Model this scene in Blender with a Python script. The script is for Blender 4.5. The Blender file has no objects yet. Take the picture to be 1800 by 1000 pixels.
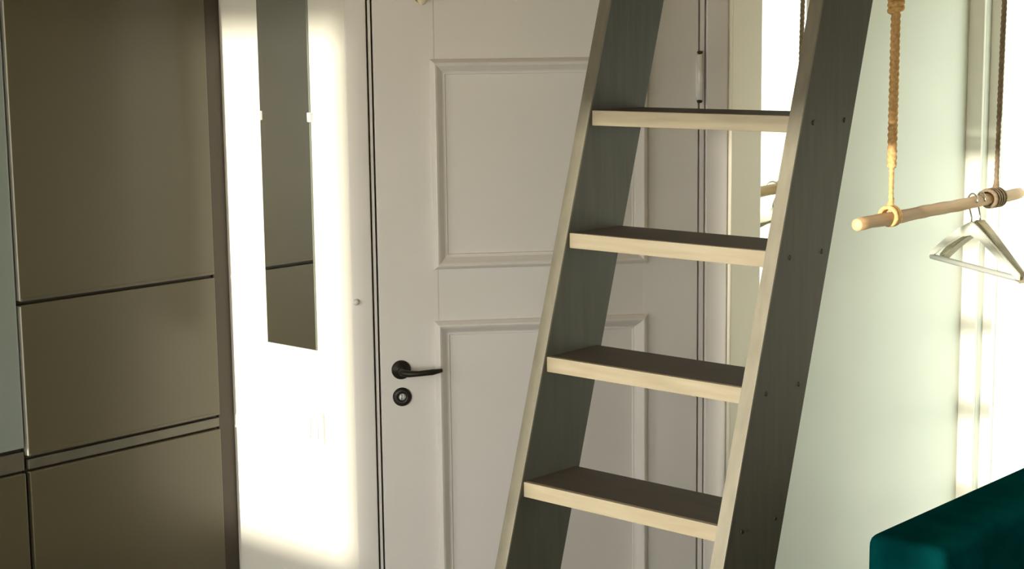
import bpy, bmesh, math, random
from mathutils import Vector, Matrix

scene = bpy.context.scene
COL = scene.collection
random.seed(7)

# ---------------------------------------------------------------- camera
# world: x runs along the wardrobe fronts (away to the right), y along the mirror wall (away to the left), z up
F = Vector((0.73199699, 0.66466997, -0.14964708))
R = Vector((0.67084793, -0.74149816, -0.01198083))
U = Vector((0.11892634, 0.0916205, 0.98866689))
cam_d = bpy.data.cameras.new('camera')
cam = bpy.data.objects.new('camera', cam_d)
COL.objects.link(cam)
cam_d.sensor_width = 36.0
cam_d.lens = 2921.82 / 1800.0 * 36.0
cam_d.clip_start = 0.05
cam.matrix_world = Matrix(((R.x, U.x, -F.x, 0), (R.y, U.y, -F.y, 0), (R.z, U.z, -F.z, 1.85), (0, 0, 0, 1)))
scene.camera = cam

# ---------------------------------------------------------------- sky, sun, exposure
world = bpy.data.worlds.new('world')
scene.world = world
world.use_nodes = True
bg = world.node_tree.nodes['Background']
bg.inputs[0].default_value = (1.0, 0.98, 0.95, 1)
bg.inputs[1].default_value = 6.5

SUN_AZ, SUN_EL = math.radians(3.0), math.radians(6.0)
sun_d = bpy.data.lights.new('sun', 'SUN')
sun = bpy.data.objects.new('sun', sun_d)
COL.objects.link(sun)
sun_d.energy = 6.0
sun_d.color = (1.0, 0.90, 0.76)
sun_d.angle = math.radians(2.2)
sdir = Vector((math.cos(SUN_EL) * math.cos(SUN_AZ), math.cos(SUN_EL) * math.sin(SUN_AZ), -math.sin(SUN_EL)))
sun.rotation_euler = sdir.to_track_quat('-Z', 'Y').to_euler()
sun.location = (-6, 2, 4)

vs = scene.view_settings
vs.view_transform = 'Standard'
vs.look = 'None'
vs.gamma = 1.0
vs.use_curve_mapping = False
vs.exposure = 0.32
scene.cycles.max_bounces = 12
scene.cycles.diffuse_bounces = 8
scene.cycles.use_denoising = True


# ---------------------------------------------------------------- materials
def mat(name, col, rough=0.5, metal=0.0, var=0.06, scale=6.0, bump=0.0, bump_scale=60.0, spec=0.5, stretch=None, sheen=0.0):
    m = bpy.data.materials.new(name)
    m.use_nodes = True
    nt = m.node_tree
    b = nt.nodes['Principled BSDF']
    b.inputs['Roughness'].default_value = rough
    b.inputs['Metallic'].default_value = metal
    b.inputs['Specular IOR Level'].default_value = spec
    if sheen:
        b.inputs['Sheen Weight'].default_value = sheen
        b.inputs['Sheen Roughness'].default_value = 0.4
        b.inputs['Sheen Tint'].default_value = (0.3, 0.8, 0.75, 1)
    tc = nt.nodes.new('ShaderNodeTexCoord')
    mp = nt.nodes.new('ShaderNodeMapping')
    if stretch:
        mp.inputs['Scale'].default_value = stretch
    nt.links.new(tc.outputs['Object'], mp.inputs['Vector'])
    n = nt.nodes.new('ShaderNodeTexNoise')
    n.inputs['Scale'].default_value = scale
    n.inputs['Detail'].default_value = 5
    nt.links.new(mp.outputs['Vector'], n.inputs['Vector'])
    cr = nt.nodes.new('ShaderNodeValToRGB')
    lo = [max(0, c * (1 - var)) for c in col]
    hi = [min(1, c * (1 + var)) for c in col]
    cr.color_ramp.elements[0].color = (*lo, 1)
    cr.color_ramp.elements[1].color = (*hi, 1)
    cr.color_ramp.elements[0].position = 0.3
    cr.color_ramp.elements[1].position = 0.7
    nt.links.new(n.outputs['Fac'], cr.inputs['Fac'])
    nt.links.new(cr.outputs['Color'], b.inputs['Base Color'])
    if bump:
        n2 = nt.nodes.new('ShaderNodeTexNoise')
        n2.inputs['Scale'].default_value = bump_scale
        n2.inputs['Detail'].default_value = 4
        nt.links.new(mp.outputs['Vector'], n2.inputs['Vector'])
        bp = nt.nodes.new('ShaderNodeBump')
        bp.inputs['Strength'].default_value = bump
        bp.inputs['Distance'].default_value = 0.002
        nt.links.new(n2.outputs['Fac'], bp.inputs['Height'])
        nt.links.new(bp.outputs['Normal'], b.inputs['Normal'])
    return m


def glass_mat(name='window_glass', tint=(0.96, 0.98, 0.97, 1)):
    m = bpy.data.materials.new(name)
    m.use_nodes = True
    nt = m.node_tree
    nt.nodes.remove(nt.nodes['Principled BSDF'])
    out = nt.nodes['Material Output']
    t = nt.nodes.new('ShaderNodeBsdfTransparent')
    t.inputs[0].default_value = tint
    g = nt.nodes.new('ShaderNodeBsdfGlossy')
    g.inputs['Roughness'].default_value = 0.02
    mx = nt.nodes.new('ShaderNodeMixShader')
    mx.inputs[0].default_value = 0.06
    nt.links.new(t.outputs[0], mx.inputs[1])
    nt.links.new(g.outputs[0], mx.inputs[2])
    nt.links.new(mx.outputs[0], out.inputs['Surface'])
    return m


def wood(name, dark, light, rough=0.5, axis=0, scale=5.0):
    st = [14.0, 14.0, 14.0]
    st[axis] = 1.2
    m = mat(name, dark, rough, var=0.0, scale=scale, stretch=tuple(st), bump=0.15, bump_scale=12)
    cr = next(n for n in m.node_tree.nodes if n.type == 'VALTORGB')
    cr.color_ramp.elements[0].color = (*dark, 1)
    cr.color_ramp.elements[1].color = (*light, 1)
    return m


M = {}
M['wall'] = mat('warm_white_wall_paint', (0.80, 0.77, 0.69), 0.75, var=0.02, scale=3, bump=0.12, bump_scale=90)
M['wall_pale'] = mat('pale_wall_green_bounce', (0.75, 0.785, 0.715), 0.7, var=0.02, scale=3, bump=0.12, bump_scale=90)  # green light bounced from outdoors tinted into the pale wall colour
M['ceiling'] = wood('warm_plywood', (0.46, 0.30, 0.11), (0.58, 0.38, 0.16), 0.6, 0)
M['near'] = wood('wood_cladding', (0.26, 0.21, 0.145), (0.34, 0.28, 0.20), 0.6, 2)
M['floor'] = wood('oak_floor', (0.14, 0.10, 0.06), (0.20, 0.145, 0.09), 0.5, 0)
M['door'] = mat('soft_white_door_enamel', (0.79, 0.755, 0.71), 0.42, var=0.02, scale=2.5, bump=0.05, bump_scale=120)
M['trim'] = mat('soft_white_trim_enamel', (0.79, 0.755, 0.71), 0.45, var=0.02, scale=3)
M['cream_board'] = mat('cream_wall_end_brightener', (0.90, 0.84, 0.70), 0.5, var=0.02, scale=3)  # pale cream carries the warm brightness of the wall end
M['casing'] = mat('cream_casing_paint', (0.86, 0.84, 0.75), 0.5, var=0.02, scale=3)
M['iron'] = mat('blackened_iron', (0.035, 0.030, 0.024), 0.42, 0.6, var=0.3, scale=40, bump=0.2, bump_scale=150)
M['steel'] = mat('satin_steel', (0.88, 0.87, 0.84), 0.3, 0.1, var=0.05, scale=60)
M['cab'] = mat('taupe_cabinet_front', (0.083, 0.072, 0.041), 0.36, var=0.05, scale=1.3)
M['cab_lit'] = mat('cabinet_front_painted_sheen', (0.22, 0.255, 0.23), 0.3, var=0.04, scale=1.3)  # window reflection on the left cabinet put into a lighter colour
M['cab_edge_glint'] = mat('front_edge_painted_glint', (0.48, 0.46, 0.40), 0.4, var=0.04, scale=5)  # light caught by the front edges put into a pale colour
M['cab_body'] = mat('brown_cabinet_carcass', (0.042, 0.031, 0.019), 0.55, var=0.08, scale=4)
M['rail'] = mat('grip_rail_aluminium', (0.10, 0.092, 0.066), 0.4, 0.1, var=0.1, scale=20)
M['ladder'] = wood('taupe_painted_pine', (0.064, 0.061, 0.044), (0.080, 0.077, 0.056), 0.55, 2, 4)
M['edge'] = wood('edge_painted_sunlit', (0.155, 0.14, 0.102), (0.195, 0.177, 0.132), 0.5, 2, 4)  # sunlight on the stringer fronts put into a paler colour
M['tread'] = wood('tread_painted_shade', (0.036, 0.025, 0.014), (0.050, 0.035, 0.021), 0.7, 1, 4)  # shade on the step tops put into a darker brown
M['lit_nosing'] = wood('nosing_painted_lit', (0.215, 0.18, 0.12), (0.275, 0.235, 0.162), 0.5, 1, 5)  # light on the step fronts put into a paler colour
M['screw'] = mat('dark_screw', (0.02, 0.02, 0.018), 0.5, 0.5, var=0.1)
M['rope'] = mat('hemp_rope', (0.95, 0.52, 0.22), 0.9, var=0.3, scale=120, bump=0.6, bump_scale=200)
M['rope_backlit'] = mat('hemp_rope_backlit', (0.26, 0.19, 0.12), 0.9, var=0.3, scale=120, bump=0.6, bump_scale=200)  # grey of the backlit rope put into its colour
M['stick'] = wood('peeled_birch_stick', (0.50, 0.31, 0.15), (0.66, 0.45, 0.25), 0.6, 0, 5)
M['stick_end'] = mat('cut_wood_end', (0.80, 0.55, 0.32), 0.6, var=0.1, scale=30)
M['hanger_white'] = mat('white_lacquer_hanger', (0.82, 0.82, 0.72), 0.35, var=0.02)
M['hanger_tan'] = wood('tan_wood_hanger', (0.36, 0.32, 0.21), (0.46, 0.42, 0.29), 0.45, 1, 6)
M['wire'] = mat('hanger_wire', (0.55, 0.52, 0.47), 0.3, 1.0, var=0.05)
M['velvet'] = mat('teal_velvet', (0.0008, 0.046, 0.048), 1.0, var=0.25, scale=9, bump=0.3, bump_scale=250, spec=0.0, sheen=0.0)
M['leg'] = wood('dark_sofa_leg', (0.05, 0.035, 0.02), (0.08, 0.055, 0.035), 0.4, 2)
M['plastic'] = mat('white_switch_plastic', (0.74, 0.74, 0.72), 0.3, var=0.01)
M['brass'] = mat('aged_brass', (0.62, 0.42, 0.17), 0.3, 1.0, var=0.15, scale=30)
M['cream'] = mat('cream_ceramic', (0.82, 0.72, 0.52), 0.2, var=0.03)
M['mirror'] = mat('mirror_silver', (0.90, 0.90, 0.84), 0.015, 1.0, var=0.0)
M['mirror_edge'] = mat('mirror_glass_edge', (0.22, 0.24, 0.20), 0.2, 0.0, var=0.05)
M['glass'] = glass_mat()
M['glass_tint'] = glass_mat('light_dimming_glass', (0.69, 0.725, 0.69, 1))  # tint added to cut the daylight through the visible window
M['grass'] = mat('pale_gravel', (0.56, 0.54, 0.46), 0.9, var=0.15, scale=2)
M['dark'] = mat('shadow_gap_black', (0.02, 0.017, 0.012), 0.8, var=0.1)


# ---------------------------------------------------------------- mesh helpers
def finish(name, bm, m, parent=None, smooth=False):
    me = bpy.data.meshes.new(name)
    bmesh.ops.recalc_face_normals(bm, faces=bm.faces)
    bm.to_mesh(me)
    bm.free()
    for k in (m if isinstance(m, (list, tuple)) else [m]):
        me.materials.append(k)
    if smooth:
        for p in me.polygons:
            p.use_smooth = True
    o = bpy.data.objects.new(name, me)
    COL.objects.link(o)
    if parent is not None:
        o.parent = parent
    return o


def box_bm(bm, lo, hi, bev=0.0, seg=2, M4=None):
    r = bmesh.ops.create_cube(bm, size=1.0)
    vs_ = r['verts']
    c = [(a + b) / 2 for a, b in zip(lo, hi)]
    s = [abs(b - a) for a, b in zip(lo, hi)]
    for v in vs_:
        v.co = Vector((v.co.x * s[0] + c[0], v.co.y * s[1] + c[1], v.co.z * s[2] + c[2]))
    if bev:
        es = list({e for v in vs_ for e in v.link_edges})
        g = bmesh.ops.bevel(bm, geom=es, offset=bev, segments=seg, profile=0.6, affect='EDGES')
        vs_ = list({v for f in g['faces'] for v in f.verts} | {v for v in vs_ if v.is_valid})
    if M4 is not None:
        bmesh.ops.transform(bm, matrix=M4, verts=[v for v in vs_ if v.is_valid])


def box(name, lo, hi, m, parent=None, bev=0.0, seg=2, M4=None):
    bm = bmesh.new()
    box_bm(bm, lo, hi, bev, seg)
    if M4 is not None:
        bmesh.ops.transform(bm, matrix=M4, verts=bm.verts)
    return finish(name, bm, m, parent)


def tube_bm(bm, pts, rad, n=10, cap=True, twist=0.0, flute=0.0, strands=3):
    pts = [Vector(p) for p in pts]
    rads = rad if isinstance(rad, (list, tuple)) else [rad] * len(pts)
    rings = []
    ref = Vector((0.12, 0.31, 0.94)).normalized()
    prev_n = None
    dist = 0
    for i, p in enumerate(pts):
        a = pts[max(0, i - 1)]
        b = pts[min(len(pts) - 1, i + 1)]
        t = (b - a).normalized()
        if prev_n is None:
            nn = ref.cross(t)
            if nn.length < 0.2:
                nn = Vector((1, 0, 0)).cross(t)
        else:
            nn = prev_n - t * prev_n.dot(t)
        nn.normalize()
        prev_n = nn
        bb = t.cross(nn)
        if i:
            dist += (p - pts[i - 1]).length
        ring = []
        for k in range(n):
            an = 2 * math.pi * k / n
            rr = rads[i] * (1 + flute * math.cos(strands * (an - twist * dist)))
            ring.append(bm.verts.new(p + nn * math.cos(an) * rr + bb * math.sin(an) * rr))
        rings.append(ring)
    for i in range(len(rings) - 1):
        for k in range(n):
            bm.faces.new((rings[i][k], rings[i][(k + 1) % n], rings[i + 1][(k + 1) % n], rings[i + 1][k]))
    if cap:
        bm.faces.new(rings[0][::-1])
        bm.faces.new(rings[-1])


def tube(name, pts, rad, m, parent=None, n=10, **kw):
    bm = bmesh.new()
    tube_bm(bm, pts, rad, n, **kw)
    return finish(name, bm, m, parent, smooth=True)


def lathe_bm(bm, prof, n=28, M4=None):
    """prof: list of (radius, height along local z)"""
    rings = []
    for r, h in prof:
        if r < 1e-6:
            rings.append([bm.verts.new((0, 0, h))])
        else:
            rings.append([bm.verts.new((r * math.cos(2 * math.pi * k / n), r * math.sin(2 * math.pi * k / n), h)) for k in range(n)])
    for a, b in zip(rings, rings[1:]):
        for k in range(n):
            va = a[k % len(a)], a[(k + 1) % len(a)]
            vb = b[k % len(b)], b[(k + 1) % len(b)]
            f = []
            for v in (va[0], va[1], vb[1], vb[0]):
                if v not in f:
                    f.append(v)
            if len(f) > 2:
                bm.faces.new(f)
    if M4 is not None:
        bmesh.ops.transform(bm, matrix=M4, verts=bm.verts)


def lathe(name, prof, m, parent=None, n=28, M4=None):
    bm = bmesh.new()
    lathe_bm(bm, prof, n, M4)
    return finish(name, bm, m, parent, smooth=True)


def prism(name, pts, axis, a, b, m, parent=None, M4=None, bev=0.0):
    """polygon pts (2D) extruded between a and b along axis"""
    bm = bmesh.new()

    def co(p, t):
        q = [0, 0, 0]
        others = [k for k in range(3) if k != axis]
        q[others[0]], q[others[1]] = p
        q[axis] = t
        return q
    va = [bm.verts.new(co(p, a)) for p in pts]
    vb = [bm.verts.new(co(p, b)) for p in pts]
    bm.faces.new(va)
    bm.faces.new(vb[::-1])
    k = len(pts)
    for i in range(k):
        bm.faces.new((va[i], vb[i], vb[(i + 1) % k], va[(i + 1) % k]))
    bmesh.ops.recalc_face_normals(bm, faces=bm.faces)
    if bev:
        bmesh.ops.bevel(bm, geom=bm.edges[:], offset=bev, segments=2, profile=0.6, affect='EDGES')
    if M4 is not None:
        bmesh.ops.transform(bm, matrix=M4, verts=bm.verts)
    return finish(name, bm, m, parent)


def empty(name, loc=(0, 0, 0), rz=0.0):
    o = bpy.data.objects.new(name, None)
    COL.objects.link(o)
    o.location = loc
    o.rotation_euler = (0, 0, rz)
    o.empty_display_size = 0.1
    return o


def tag(o, label, cat, group=None):
    o['label'] = label
    o['category'] = cat
    if group:
        o['group'] = group
    return o


def struct(o, label=None, cat=None):
    o['kind'] = 'structure'
    if label:
        o['label'] = label
    if cat:
        o['category'] = cat
    return o


# ---------------------------------------------------------------- room shell
UM, VL = 2.776, 3.54          # mirror wall plane x, wardrobe front plane y
CLX, CLY = 2.7758, 3.0649     # left corner of the diagonal door wall
CRX, CRY = 3.5137, 2.4442     # right corner of the diagonal door wall
U3 = 4.825                    # window wall
UB = -0.25                    # wall behind the camera, with its window and added light openings
VN = -1.60
VF = 4.16
H = 2.46
T = 0.12

struct(box('floor', (UB - T, VN - T, -0.08), (U3 + T, VF + T, 0.0), M['floor']), 'oak plank floor of the small room', 'floor')
struct(box('ceiling', (UB - T, VN - T, H), (U3 + T, VF + T, H + 0.1), M['ceiling']), 'warm plywood underside of the loft', 'ceiling')
struct(box('wall_left', (UB - T, VF, 0), (U3 + T, VF + T, H), M['wall']), 'warm white wall behind the wardrobe', 'wall')
struct(box('wall_near', (UB - T, VN - T, 0), (U3 + T, VN, H), M['near']), 'wood-clad wall on the near side of the room', 'wall')
struct(box('wall_back', (UM, CLY, 0), (UM + 0.07, VF, H), M['wall']), 'sunlit warm white wall carrying the narrow mirror beside the door', 'wall')
struct(box('wall_right', (CRX, CRY, 0), (U3, CRY + 0.07, H), M['wall_pale']), 'pale wall between the diagonal door and the bright window', 'wall')


def wall_x(name, x0, x1, y0, y1, openings, m, label):
    """wall in a plane of constant x with rectangular openings (ya, yb, za, zb)"""
    bm = bmesh.new()
    cur = y0
    for ya, yb, za, zb in sorted(openings):
        box_bm(bm, (x0, cur, 0), (x1, ya, H))
        if za > 0:
            box_bm(bm, (x0, ya, 0), (x1, yb, za))
        box_bm(bm, (x0, ya, zb), (x1, yb, H))
        cur = yb
    box_bm(bm, (x0, cur, 0), (x1, y1, H))
    return struct(finish(name, bm, m), label, 'wall')


W1 = (1.50, 2.392, 0.28, 2.16)
WA = (2.898, 3.62, 0.80, 2.22)
WB = (1.45, 2.248, 0.60, 2.03)  # added opening, cut to aim sun at the ladder fronts
WC = (-0.20, 1.36, 0.60, 2.20)  # added wide opening that brightens the door and right wall
wall_x('wall_far', U3, U3 + T, VN, VF, [W1], M['wall_pale'], 'pale wall with the bright window behind the rod')
wall_x('wall_front', UB - T, UB, VN, VF, [WA, WB, WC], M['wall'], 'wall behind the camera with window and added light openings')


def window(name, x_in, x_out, op, m, label, mull=(), glass='glass'):
    ya, yb, za, zb = op
    root = empty(name, ((x_in + x_out) / 2, (ya + yb) / 2, za))
    struct(root, label, 'window')
    off = root.location
    inv = Matrix.Translation(-off)
    fw = 0.032
    xa, xb = min(x_in, x_out) + 0.03, min(x_in, x_out) + 0.085
    bm = bmesh.new()
    box_bm(bm, (xa, ya, za), (xb, ya + fw, zb), 0.004)
    box_bm(bm, (xa, yb - fw, za), (xb, yb, zb), 0.004)
    box_bm(bm, (xa, ya + fw, za), (xb, yb - fw, za + fw), 0.004)
    box_bm(bm, (xa, ya + fw, zb - fw), (xb, yb - fw, zb), 0.004)
    bmesh.ops.transform(bm, matrix=inv, verts=bm.verts)
    finish('window_frame', bm, m, root)
    ys = [ya + fw] + list(mull) + [yb - fw]
    for y in mull:
        box('mullion', (xa, y - 0.02, za + fw), (xb, y + 0.02, zb - fw), m, root, 0.004, M4=inv)
    for y0, y1 in zip(ys, ys[1:]):
        box('window_pane', ((xa + xb) / 2 - 0.003, y0, za + fw), ((xa + xb) / 2 + 0.003, y1, zb - fw), M[glass], root, M4=inv)
    return root


def portal(name, x, op, to_plus):
    ya, yb, za, zb = op
    d = bpy.data.lights.new(name, 'AREA')
    d.shape = 'RECTANGLE'
    d.size = yb - ya
    d.size_y = zb - za
    d.cycles.is_portal = True
    o = bpy.data.objects.new(name, d)
    COL.objects.link(o)
    o.location = (x, (ya + yb) / 2, (za + zb) / 2)
    q = Vector((1 if to_plus else -1, 0, 0)).to_track_quat('-Z', 'Z')
    o.rotation_euler = q.to_euler()


window('window_1', U3, U3 + T, W1, M['casing'], 'bright overexposed window behind the hanging rod at the right edge', mull=(), glass='glass_tint')
window('window_2', UB - T, UB, WA, M['casing'], 'window behind the camera that lights the mirror wall', mull=())
window('added_window_3', UB - T, UB, WB, M['casing'], 'added opening behind the camera that aims sun at the ladder fronts', mull=())
portal('portal_window_far', U3 + T + 0.01, W1, False)
portal('portal_window_behind', UB - T - 0.01, WA, True)
portal('portal_ladder_light', UB - T - 0.01, WB, True)
window('added_window_4', UB - T, UB, WC, M['casing'], 'added wide opening behind the camera that brightens the door', mull=(0.58,))
portal('portal_door_light', UB - T - 0.01, WC, True)

# casing around the visible window
ya, yb, za, zb = W1
tr = empty('trim_1', (U3, yb, 0))
struct(tr, 'cream casing framing the bright window at the right', 'window casing')
for n_, lo, hi in (('casing_board', (U3 - 0.016, yb, za - 0.05), (U3, CRY, zb + 0.05)),
                   ('casing_board', (U3 - 0.016, ya - 0.05, za - 0.05), (U3, ya, zb + 0.05)),
                   ('casing_board', (U3 - 0.016, ya, zb), (U3, yb, zb + 0.05)),
                   ('window_sill', (U3 - 0.06, ya - 0.05, za - 0.03), (U3 + 0.03, yb, za))):
    box(n_, lo, hi, M['casing'], tr, 0.003, M4=Matrix.Translation((-U3, -yb, 0)))

# pale gravel outside
g = box('ground', (-40, -40, -0.45), (45, 45, -0.25), M['grass'])
struct(g, 'pale gravel terrace outside the windows', 'ground')

# ---------------------------------------------------------------- diagonal wall, door frame and door
DD = Vector((0.7652629, -0.64371787, 0))
NN = Vector((-0.64371787, -0.7652629, 0))     # towards the room
ORG = -NN * 4.132350665                       # point of the door plane with s = 0
# local frame: x = s along the door, y = towards the room, z = up
DM = Matrix(((DD.x, NN.x, 0, ORG.x), (DD.y, NN.y, 0, ORG.y), (0, 0, 1, 0), (0, 0, 0, 1)))
S0, S1 = 0.151, 1.116
L0, L1 = 0.220, 1.040
LT = 2.06

bm = bmesh.new()
box_bm(bm, (S0, -0.09, 0), (L0 - 0.026, -0.012, H))
box_bm(bm, (L1 + 0.022, -0.09, 0), (S1, -0.012, H))
box_bm(bm, (L0 - 0.026, -0.09, LT + 0.026), (L1 + 0.022, -0.012, H))
w = finish('wall_corner', bm, M['wall'])
w.matrix_world = DM
struct(w, 'diagonal wall across the corner holding the panelled door', 'wall')

t2 = empty('trim_2')
t2.matrix_world = DM
struct(t2, 'soft white casing and jambs around the panelled door', 'door frame')
box('casing_board', (S0, -0.012, 0), (L0 - 0.016, 0.004, LT + 0.075), M['trim'], t2, 0.003)
box('casing_board', (L1 + 0.020, -0.012, 0), (S1, 0.004, LT + 0.075), M['trim'], t2, 0.003)
box('casing_board', (L0 - 0.016, -0.012, LT + 0.012), (L1 + 0.020, 0.004, LT + 0.075), M['trim'], t2, 0.003)
box('jamb', (L0 - 0.0115, -0.085, 0), (L0 - 0.0045, -0.003, LT + 0.006), M['trim'], t2, 0.001)
box('jamb', (L1 + 0.0045, -0.085, 0), (L1 + 0.0165, -0.003, LT + 0.006), M['trim'], t2, 0.001)
box('jamb', (L0 - 0.0115, -0.085, LT + 0.004), (L1 + 0.0165, -0.004, LT + 0.010), M['trim'], t2)
box('door_stop', (L0 - 0.026, -0.085, 0), (L0 + 0.012, -0.046, LT), M['cab_body'], t2)
box('door_stop', (L1 - 0.012, -0.085, 0), (L1 + 0.022, -0.046, LT), M['cab_body'], t2)
box('door_stop', (L0 + 0.012, -0.085, LT - 0.012), (L1 - 0.012, -0.046, LT + 0.024), M['cab_body'], t2)

door = empty('door_1')
door.matrix_world = DM
struct(door, 'soft white two-panel door across the corner behind the ladder', 'door')
PX0, PX1 = 0.359, 0.908
panels = ((0.20, 1.132), (1.263, 1.788))
DT = -0.042
box('stile', (L0, DT, 0.012), (PX0 + 0.012, 0.0, LT), M['door'], door, 0.002)
box('stile', (PX1 - 0.012, DT, 0.012), (L1, 0.0, LT), M['door'], door, 0.002)
zs = [0.012, panels[0][0] + 0.012, panels[0][1] - 0.012, panels[1][0] + 0.012, panels[1][1] - 0.012, LT]
for a, b in ((zs[0], zs[1]), (zs[2], zs[3]), (zs[4], zs[5])):
    box('rail', (PX0 + 0.012, DT, a), (PX1 - 0.012, 0.0, b), M['door'], door)
for za_, zb_ in panels:
    box('panel', (PX0 + 0.012, DT + 0.008, za_ + 0.012), (PX1 - 0.012, -0.006, zb_ - 0.012), M['door'], door)
    prof = [(0.0, -0.001), (0.001, 0.007), (0.009, 0.0185), (0.012, 0.0195), (0.017, 0.0165), (0.030, 0.0005), (0.034, -0.0015), (0.037, -0.0015), (0.039, -0.007)]
    bm = bmesh.new()
    rings = []
    for wv, h in prof:
        rings.append([bm.verts.new((x, h, z)) for x, z in ((PX0 + wv, za_ + wv), (PX1 - wv, za_ + wv), (PX1 - wv, zb_ - wv), (PX0 + wv, zb_ - wv))])
    for a, b in zip(rings, rings[1:]):
        for k in range(4):
            bm.faces.new((a[k], a[(k + 1) % 4], b[(k + 1) % 4], b[k]))
    finish('panel_moulding', bm, M['door'], door)

# lever handle
AX = Matrix.Rotation(-math.pi / 2, 4, 'X')    # local z of a lathe -> +y (towards the room)
hz, hx = 1.010, 0.272
ros = lathe('handle_rosette', [(0, 0), (0.0245, 0), (0.0245, 0.004), (0.022, 0.008), (0.013, 0.010), (0.011, 0.014), (0, 0.014)], M['iron'], door,
            M4=Matrix.Translation((hx, 0, hz)) @ AX)
ros['label'] = 'round blackened iron rosette of the lever handle'
lev = tube('lever', [(hx, 0.012, hz), (hx, 0.040, hz), (hx + 0.006, 0.050, hz), (hx + 0.018, 0.054, hz - 0.001), (hx + 0.040, 0.055, hz - 0.001),
                     (hx + 0.075, 0.053, hz + 0.001), (hx + 0.100, 0.049, hz + 0.004)],
           [0.010, 0.0095, 0.0095, 0.0085, 0.0072, 0.0075, 0.0045], M['iron'], ros, 12)
key = lathe('key_rosette', [(0.0095, 0.0015), (0.0095, 0.007), (0.012, 0.009), (0.020, 0.008), (0.0240, 0.004), (0.0240, 0)], M['iron'], door,
            M4=Matrix.Translation((hx + 0.001, 0, 0.940)) @ AX)
lathe('lock_cylinder', [(0, 0.003), (0.0088, 0.003), (0.0088, 0.0)], M['steel'], key, 20, M4=Matrix.Translation((hx + 0.001, 0.001, 0.940)) @ AX)
box('keyhole', (hx - 0.0012, 0.0045, 0.932), (hx + 0.0006, 0.0049, 0.947), M['iron'], key)
for zc in (1.734, 0.33):
    hg = tube('hinge', [(L1 + 0.002, 0.006, zc - 0.057), (L1 + 0.002, 0.006, zc + 0.057)], 0.0075, M['steel'], door, 14)
    for dz in (-0.0615, 0.0615):
        lathe('hinge_cap', [(0, -0.004), (0.006, -0.003), (0.0075, 0.001), (0.006, 0.003), (0, 0.004)], M['iron'], hg, 14, M4=Matrix.Translation((L1 + 0.002, 0.006, zc + dz)))
    box('hinge_leaf', (L1 - 0.006, -0.001, zc - 0.05), (L1 + 0.004, 0.0012, zc + 0.05), M['steel'], hg)

# hook on the door near the top of the frame
hk = empty('coat_hook')
hk.matrix_world = DM @ Matrix.Translation((0.340, 0, 1.943))
tag(hk, 'small brass hook with cream ball tip high on the door', 'hook')
lathe('backplate', [(0, 0), (0.018, 0), (0.018, 0.003), (0.012, 0.006), (0, 0.006)], M['brass'], hk, 24, M4=AX)
tube('hook_arm', [(0, 0.004, 0.0), (0, 0.020, -0.004), (0, 0.030, -0.010), (0, 0.037, -0.012)], [0.006, 0.005, 0.005, 0.0055], M['brass'], hk, 10)
lathe('ball_tip', [(0, -0.012), (0.006, -0.0105), (0.0105, -0.006), (0.012, 0), (0.0105, 0.006), (0.006, 0.0105), (0, 0.012)], M['cream'], hk, 20, M4=Matrix.Translation((0, 0.044, -0.012)))

# little white peg at the casing edge
pg = lathe('door_bumper', [(0, 0), (0.008, 0), (0.008, 0.006), (0.0065, 0.011), (0, 0.0125)], M['plastic'], None, 18)
pg.matrix_world = DM @ Matrix.Translation((0.1625, 0.004, 1.188)) @ AX
tag(pg, 'tiny white round bumper on the left door casing', 'bumper')

# ---------------------------------------------------------------- mirrors
def mirror(name, origin, rot, width, z0, z1, label, clip_z):
    """local x = along the wall, local y = out of the wall"""
    root = empty(name)
    root.matrix_world = Matrix.Translation(origin) @ rot
    tag(root, label, 'mirror')
    box('glass_sheet', (-width / 2, 0.0, z0), (width / 2, 0.0045, z1), M['mirror_edge'], root)
    box('silvered_face', (-width / 2 + 0.0015, 0.0046, z0 + 0.0015), (width / 2 - 0.0015, 0.0052, z1 - 0.0015), M['mirror'], root)
    for zc in clip_z:
        for sx in (-1, 1):
            box('mirror_clip', (sx * width / 2 - 0.006, 0.0, zc - 0.012), (sx * width / 2 + 0.006, 0.009, zc + 0.012), M['plastic'], root, 0.002)
    return root


# facing -x: local y -> -x, local x -> +y... right-handed with z up
ROT_BACK = Matrix(((0, -1, 0, 0), (1, 0, 0, 0), (0, 0, 1, 0), (0, 0, 0, 1)))
mirror('wall_mirror', (UM, 3.2955, 0), ROT_BACK, 0.195, 1.048, 2.25, 'tall narrow frameless mirror on the sunlit wall left of the door', (1.646,))
ROT_RIGHT = Matrix(((-1, 0, 0, 0), (0, -1, 0, 0), (0, 0, 1, 0), (0, 0, 0, 1)))
mirror('wall_mirror', (3.766, CRY, 0), ROT_RIGHT, 0.213, 1.05, 2.25, 'narrow bright mirror on the right wall, seen between the ladder sides', ())

cb = box('trim_3', (CRX + 0.004, CRY - 0.012, 0), (3.6525, CRY, H), M['cream_board'], None, 0.003)  # board added over the wall end to brighten it
struct(cb, 'added cream board brightening the wall end between the door casing and the right-hand mirror', 'trim')

# light switch on the mirror wall
sw = empty('light_switch')
sw.matrix_world = Matrix.Translation((UM, 3.222, 0.842)) @ ROT_BACK
tag(sw, 'white double light switch on the sunlit wall below the mirror', 'switch')
box('face_plate', (-0.042, 0, -0.042), (0.042, 0.008, 0.042), M['plastic'], sw, 0.003)
for sx in (-1, 1):
    prism('rocker', [(0.008, -0.027), (0.0135, -0.027), (0.0095, 0.027), (0.008, 0.027)], 0, sx * 0.0145 - 0.0132, sx * 0.0145 + 0.0132, M['plastic'], sw)

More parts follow.
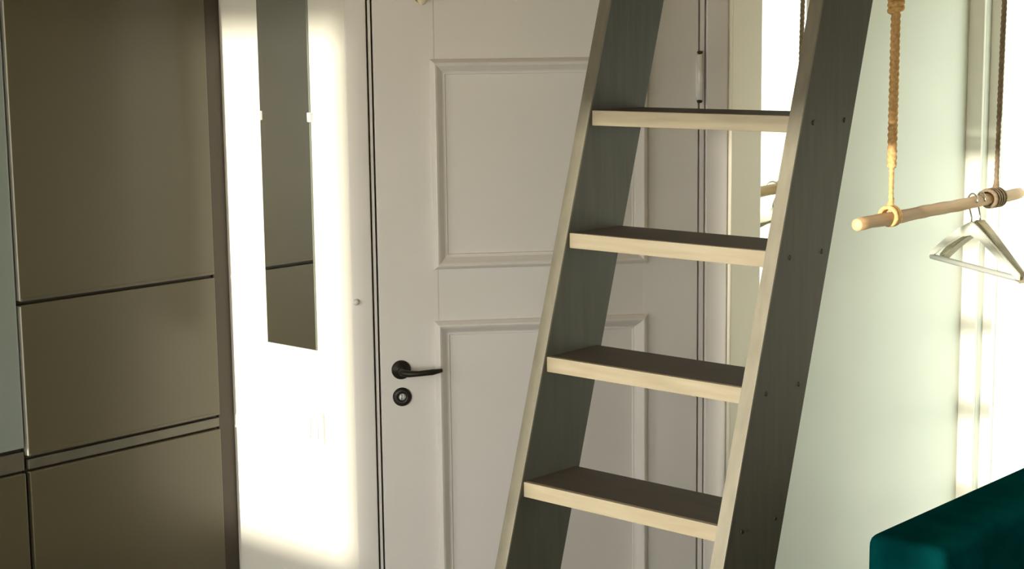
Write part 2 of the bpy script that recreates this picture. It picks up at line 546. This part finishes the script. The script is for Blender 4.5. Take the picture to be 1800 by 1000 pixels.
# ---------------------------------------------------------------- wardrobe units
def cabinet(name, x0, x1, label, mid_split, mats, filler=None):
    root = empty(name, (x0, VL, 0))
    tag(root, label, 'cabinet')
    I = Matrix.Translation((-x0, -VL, 0))
    g = 0.0035
    box('carcass', (x0, VL + 0.022, 0.0), (x1, VF, 2.40), M['cab_body'], root, M4=I)
    fm, fm2 = mats
    pieces = []
    if mid_split:
        pieces = [('tall_door', 1.2215, 2.39), ('drawer_front', 0.8385, 1.2135)]
    else:
        pieces = [('tall_door', 0.8625, 2.39)]
    for nm, a, b in pieces:
        o = box(nm, (x0 + g, VL, a), (x1 - g, VL + 0.020, b), fm, root, 0.003, 2, M4=I)
        # strip on the left edge of each front, caught light painted pale
        box('edge_glint', (x0 + g - 0.0012, VL + 0.0005, a + 0.003), (x0 + g + 0.0035, VL + 0.0195, b - 0.003), M['cab_edge_glint'], o, 0.0008, M4=I)
        box('bottom_bevel', (x0 + g + 0.004, VL - 0.0012, a + 0.0015), (x1 - g - 0.004, VL + 0.004, a + 0.0085), fm, o, 0.001, M4=I)
    rl = box('grip_rail', (x0 + g, VL + 0.004, 0.806), (x1 - g, VL + 0.016, 0.831 if mid_split else 0.853), M['rail'], root, 0.0025, M4=I)
    o = box('lower_door', (x0 + g, VL, 0.10), (x1 - g, VL + 0.020, 0.800), fm2, root, 0.003, M4=I)
    box('plinth', (x0, VL + 0.05, 0.0), (x1, VL + 0.07, 0.095), M['cab_body'], root, M4=I)
    if filler:
        box('filler_panel', (x1 + 0.001, VL + 0.012, 0.0), (filler, VL + 0.030, 2.40), M['cab_body'], root, 0.002, M4=I)
    return root


cabinet('tall_cabinet', 2.130, 2.722, 'taupe handleless tall cabinet next to the mirror wall with drawer front', True, (M['cab'], M['cab']), UM - 0.001)
cabinet('tall_cabinet', 1.530, 2.126, 'tall cabinet, reflected light painted into its grey-green front, cut off by the left edge of the photo', False, (M['cab_lit'], M['cab']))

# ---------------------------------------------------------------- loft ladder
LEAN = 0.302
def ux(z, base):  # front edge x at height z
    return base + (z - 1.369) * LEAN

lad = empty('loft_ladder', (2.36, 2.10, 0))
tag(lad, 'taupe painted wooden loft ladder with flat treads leaning in front of the door', 'ladder')
LI = Matrix.Translation((-2.36, -2.10, 0))
DEP = 0.198
ztop = 2.44
for y0, y1, base in ((1.811, 1.841, 2.772), (2.356, 2.386, 2.766)):
    st = prism('stringer', [(ux(0, base), 0.0), (ux(0, base) + DEP, 0.0), (ux(ztop, base) + DEP, ztop), (ux(ztop, base), ztop)], 1, y0, y1, M['ladder'], lad, LI, 0.002)
    prism('lit_edge_strip', [(ux(0.001, base) - 0.0012, 0.001), (ux(0.001, base) + 0.004, 0.001), (ux(ztop - 0.001, base) + 0.004, ztop - 0.001), (ux(ztop - 0.001, base) - 0.0012, ztop - 0.001)], 1, y0 - 0.0004, y1 + 0.0004, M['edge'], st, LI, 0.0008)  # added strip that carries the painted sunlight
    if y0 < 2:
        right_stringer = st
th = 0.033
steps = [2.252, 1.976] + [1.678 - 0.266 * k for k in range(6)]
for zt in steps:
    fr = 2.8655 + (zt - 1.678) * LEAN
    tread = box('tread', (fr + 0.012, 1.8412, zt - th), (fr + 0.178, 2.3558, zt), M['tread'], lad, 0.002, M4=LI)
    box('lit_nosing', (fr, 1.8412, zt - th - 0.0008), (fr + 0.012, 2.3558, zt - 0.0002), M['lit_nosing'], tread, 0.0015, M4=LI)  # step front split off to carry its painted light
    for dx in (0.045, 0.165):
        lathe('screw', [(0, 0.0012), (0.003, 0.0015), (0.0052, 0.0012), (0.0055, -0.001)], M['screw'], right_stringer, 12,
              M4=LI @ Matrix.Translation((fr + dx - 0.004, 1.811, zt - 0.015)) @ Matrix.Rotation(math.pi / 2, 4, 'X'))

# ---------------------------------------------------------------- hanging rod, ropes, hangers
RV, RZ, RR = 2.114, 1.378, 0.0165
rod = empty('hanging_rod', (3.60, RV, RZ))
tag(rod, 'peeled wooden rod hung from two ropes in front of the window', 'clothes rod')
n = 24
pts = [(0.9 * i / n, 0.0012 * math.sin(i * 1.1), 0.0010 * math.sin(i * 0.8) - 0.008 + 0.008 * i / n) for i in range(n + 1)]
rads = [RR * (1 + 0.05 * math.sin(i * 2.3)) for i in range(n + 1)]
rads[0] *= 0.93
tube('stick', pts, rads, M['stick'], rod, 14)
lathe('cut_end', [(0, -0.0012), (RR * 0.9, -0.0006), (RR * 0.93, 0.0012)], M['stick_end'], rod, 18, M4=Matrix.Translation((0, 0, -0.008)) @ Matrix.Rotation(math.pi / 2, 4, 'Y'))


def rope(name, x, knot_z, thick_to, r_thick, r_thin, m, label, lean=0.0, loops=3, span=(-0.014, 0.014)):
    root = empty(name, (x, RV, RZ))
    tag(root, label, 'rope', 'ropes carrying the wooden rod')
    top = H - RZ
    kz = knot_z - RZ

    def line(z0, z1, r, nm):
        k = max(6, int((z1 - z0) / 0.006))
        tube(nm, [(lean * (z0 + (z1 - z0) * i / k), 0, z0 + (z1 - z0) * i / k) for i in range(k + 1)], r, m, root, 15, twist=130.0, flute=0.16, strands=3)
    line(thick_to - RZ, top, r_thick, 'rope_strand')
    line(0.012, thick_to - RZ + 0.01, r_thin, 'rope_tail')
    # knot
    if knot_z:
        bm = bmesh.new()
        kp = []
        for i in range(49):
            a = i / 48 * 2 * math.pi * 2.5
            kp.append((lean * kz + math.cos(a) * r_thick * 1.15, math.sin(a) * r_thick * 1.15, kz - 0.016 + 0.034 * i / 48))
        tube_bm(bm, kp, r_thick * 0.8, 8)
        finish('rope_knot', bm, m, root, True)
    # wraps around the rod
    bm = bmesh.new()
    wp = []
    nw = loops * 24
    for i in range(nw + 1):
        a = i / nw * 2 * math.pi * loops
        wp.append((span[0] + (span[1] - span[0]) * i / nw, math.cos(a) * (RR * 1.05 + r_thin * 0.9), math.sin(a) * (RR * 1.05 + r_thin * 0.9)))
    tube_bm(bm, wp, r_thin * 0.95, 8)
    tube_bm(bm, [(-0.006, 0, RR), (0, 0, RR + 0.014), (0.005, 0, RR + 0.03)], [r_thin * 1.7, r_thin * 1.5, r_thin], 8)
    finish('rope_wrap', bm, m, root, True)
    return root


rope('hanging_rope', 3.764, 1.905, 1.50, 0.0115, 0.0062, M['rope'], 'orange-brown twisted rope with a knot holding the left end of the rod', 0.01)
rope('hanging_rope', 4.349, 0, 1.60, 0.0070, 0.0062, M['rope_backlit'], 'thin rope, its backlit grey-brown painted in, holding the rod in front of the window', 0.03, 5, (-0.050, 0.022))


def hanger(x, beta, roll, mw, label, half=0.20, thick=0.011, drop=0.115, bar=True, depth=0.032):
    root = empty('coat_hanger', (x, RV, RZ))
    root.rotation_euler = (roll, 0, -beta)
    tag(root, label, 'hanger', 'hangers on the wooden rod')
    # local y = along the hanger (shoulder to shoulder), local x = along the rod
    pts = []
    rr = RR + 0.005
    for i in range(15):
        a = math.radians(-60 + 240 * i / 14)
        pts.append((0, math.sin(a - math.radians(90)) * 0 + math.cos(a) * rr, math.sin(a) * rr))
    pts = [(0, 0.0, -0.062), (0, 0.001, -0.045), (0, 0.008, -0.030)] + [(0, math.cos(math.radians(-40 + 225 * i / 14)) * rr, math.sin(math.radians(-40 + 225 * i / 14)) * rr + 0.0) for i in range(15)]
    tube('hook', pts, 0.0024, M['wire'], root, 8)
    # body: two arms as a bent lath
    k = 20
    bm = bmesh.new()
    prev = None
    for i in range(k + 1):
        s = -1 + 2 * i / k
        y = s * half
        z = -0.056 - drop * (abs(s) ** 1.15)
        hgt = depth * (1 - 0.45 * abs(s)) * (1.15 if abs(s) < 0.15 else 1)
        xo = 0.012 * (abs(s) ** 2)
        ring = [bm.verts.new((xo - thick / 2, y, z - hgt)), bm.verts.new((xo + thick / 2, y, z - hgt)), bm.verts.new((xo + thick / 2, y, z)), bm.verts.new((xo - thick / 2, y, z))]
        if prev:
            for q in range(4):
                bm.faces.new((prev[q], prev[(q + 1) % 4], ring[(q + 1) % 4], ring[q]))
        else:
            bm.faces.new(ring)
        prev = ring
    bm.faces.new(prev[::-1])
    bmesh.ops.recalc_face_normals(bm, faces=bm.faces)
    bmesh.ops.bevel(bm, geom=[e for e in bm.edges if len(e.link_faces) == 2 and e.calc_face_angle(0) > 1.0], offset=0.0025, segments=2, affect='EDGES')
    finish('shoulder', bm, mw, root, False)
    if bar:
        zb_ = -0.056 - drop - 0.012
        tube('trouser_bar', [(0.010, -half * 0.96, zb_), (0.010, half * 0.96, zb_)], 0.0080, M['hanger_grey'] if 'hanger_grey' in M else mw, root, 10)
    return root


M['hanger_grey'] = mat('pale_grey_bar', (0.42, 0.43, 0.40), 0.4, var=0.05)
hanger(4.212, math.radians(27), math.radians(2.0), M['hanger_white'], 'white coat hanger with a trouser bar hanging nearest the ladder', 0.20)
hanger(4.262, math.radians(33), math.radians(1.5), M['hanger_tan'], 'thick tan-grey wooden hanger just behind the white one', 0.21, 0.030, 0.125, False, 0.036)

# ---------------------------------------------------------------- sofa
SX0, SX1, SYB, SZ = 2.850, 4.40, 1.640, 0.85
sofa = empty('velvet_sofa', (SX0, SYB, 0))
tag(sofa, 'dark teal velvet sofa whose back rises at the lower right', 'sofa')
SI = Matrix.Translation((-SX0, -SYB, 0))


def soft(name, lo, hi, bev, parent, seg=5):
    o = box(name, lo, hi, M['velvet'], parent, bev, seg, M4=SI)
    for p in o.data.polygons:
        p.use_smooth = True
    return o


back = soft('backrest', (SX0, SYB - 0.17, 0.30), (SX1, SYB, SZ), 0.028, sofa)
soft('base', (SX0 + 0.02, SYB - 0.86, 0.14), (SX1 - 0.02, SYB - 0.02, 0.30), 0.02, sofa)
for x0, x1 in ((SX0, SX0 + 0.15), (SX1 - 0.15, SX1)):
    soft('armrest', (x0, SYB - 0.88, 0.14), (x1, SYB - 0.171, 0.58), 0.03, sofa)
mid = (SX0 + SX1) / 2
for x0, x1 in ((SX0 + 0.152, mid - 0.002), (mid + 0.002, SX1 - 0.152)):
    soft('seat_cushion', (x0, SYB - 0.86, 0.30), (x1, SYB - 0.172, 0.44), 0.035, sofa)
for x in (SX0 + 0.08, SX1 - 0.08):
    for y in (SYB - 0.08, SYB - 0.80):
        lathe('leg', [(0, 0), (0.016, 0), (0.024, 0.15), (0, 0.15)], M['leg'], sofa, 16, M4=SI @ Matrix.Translation((x, y, 0)))
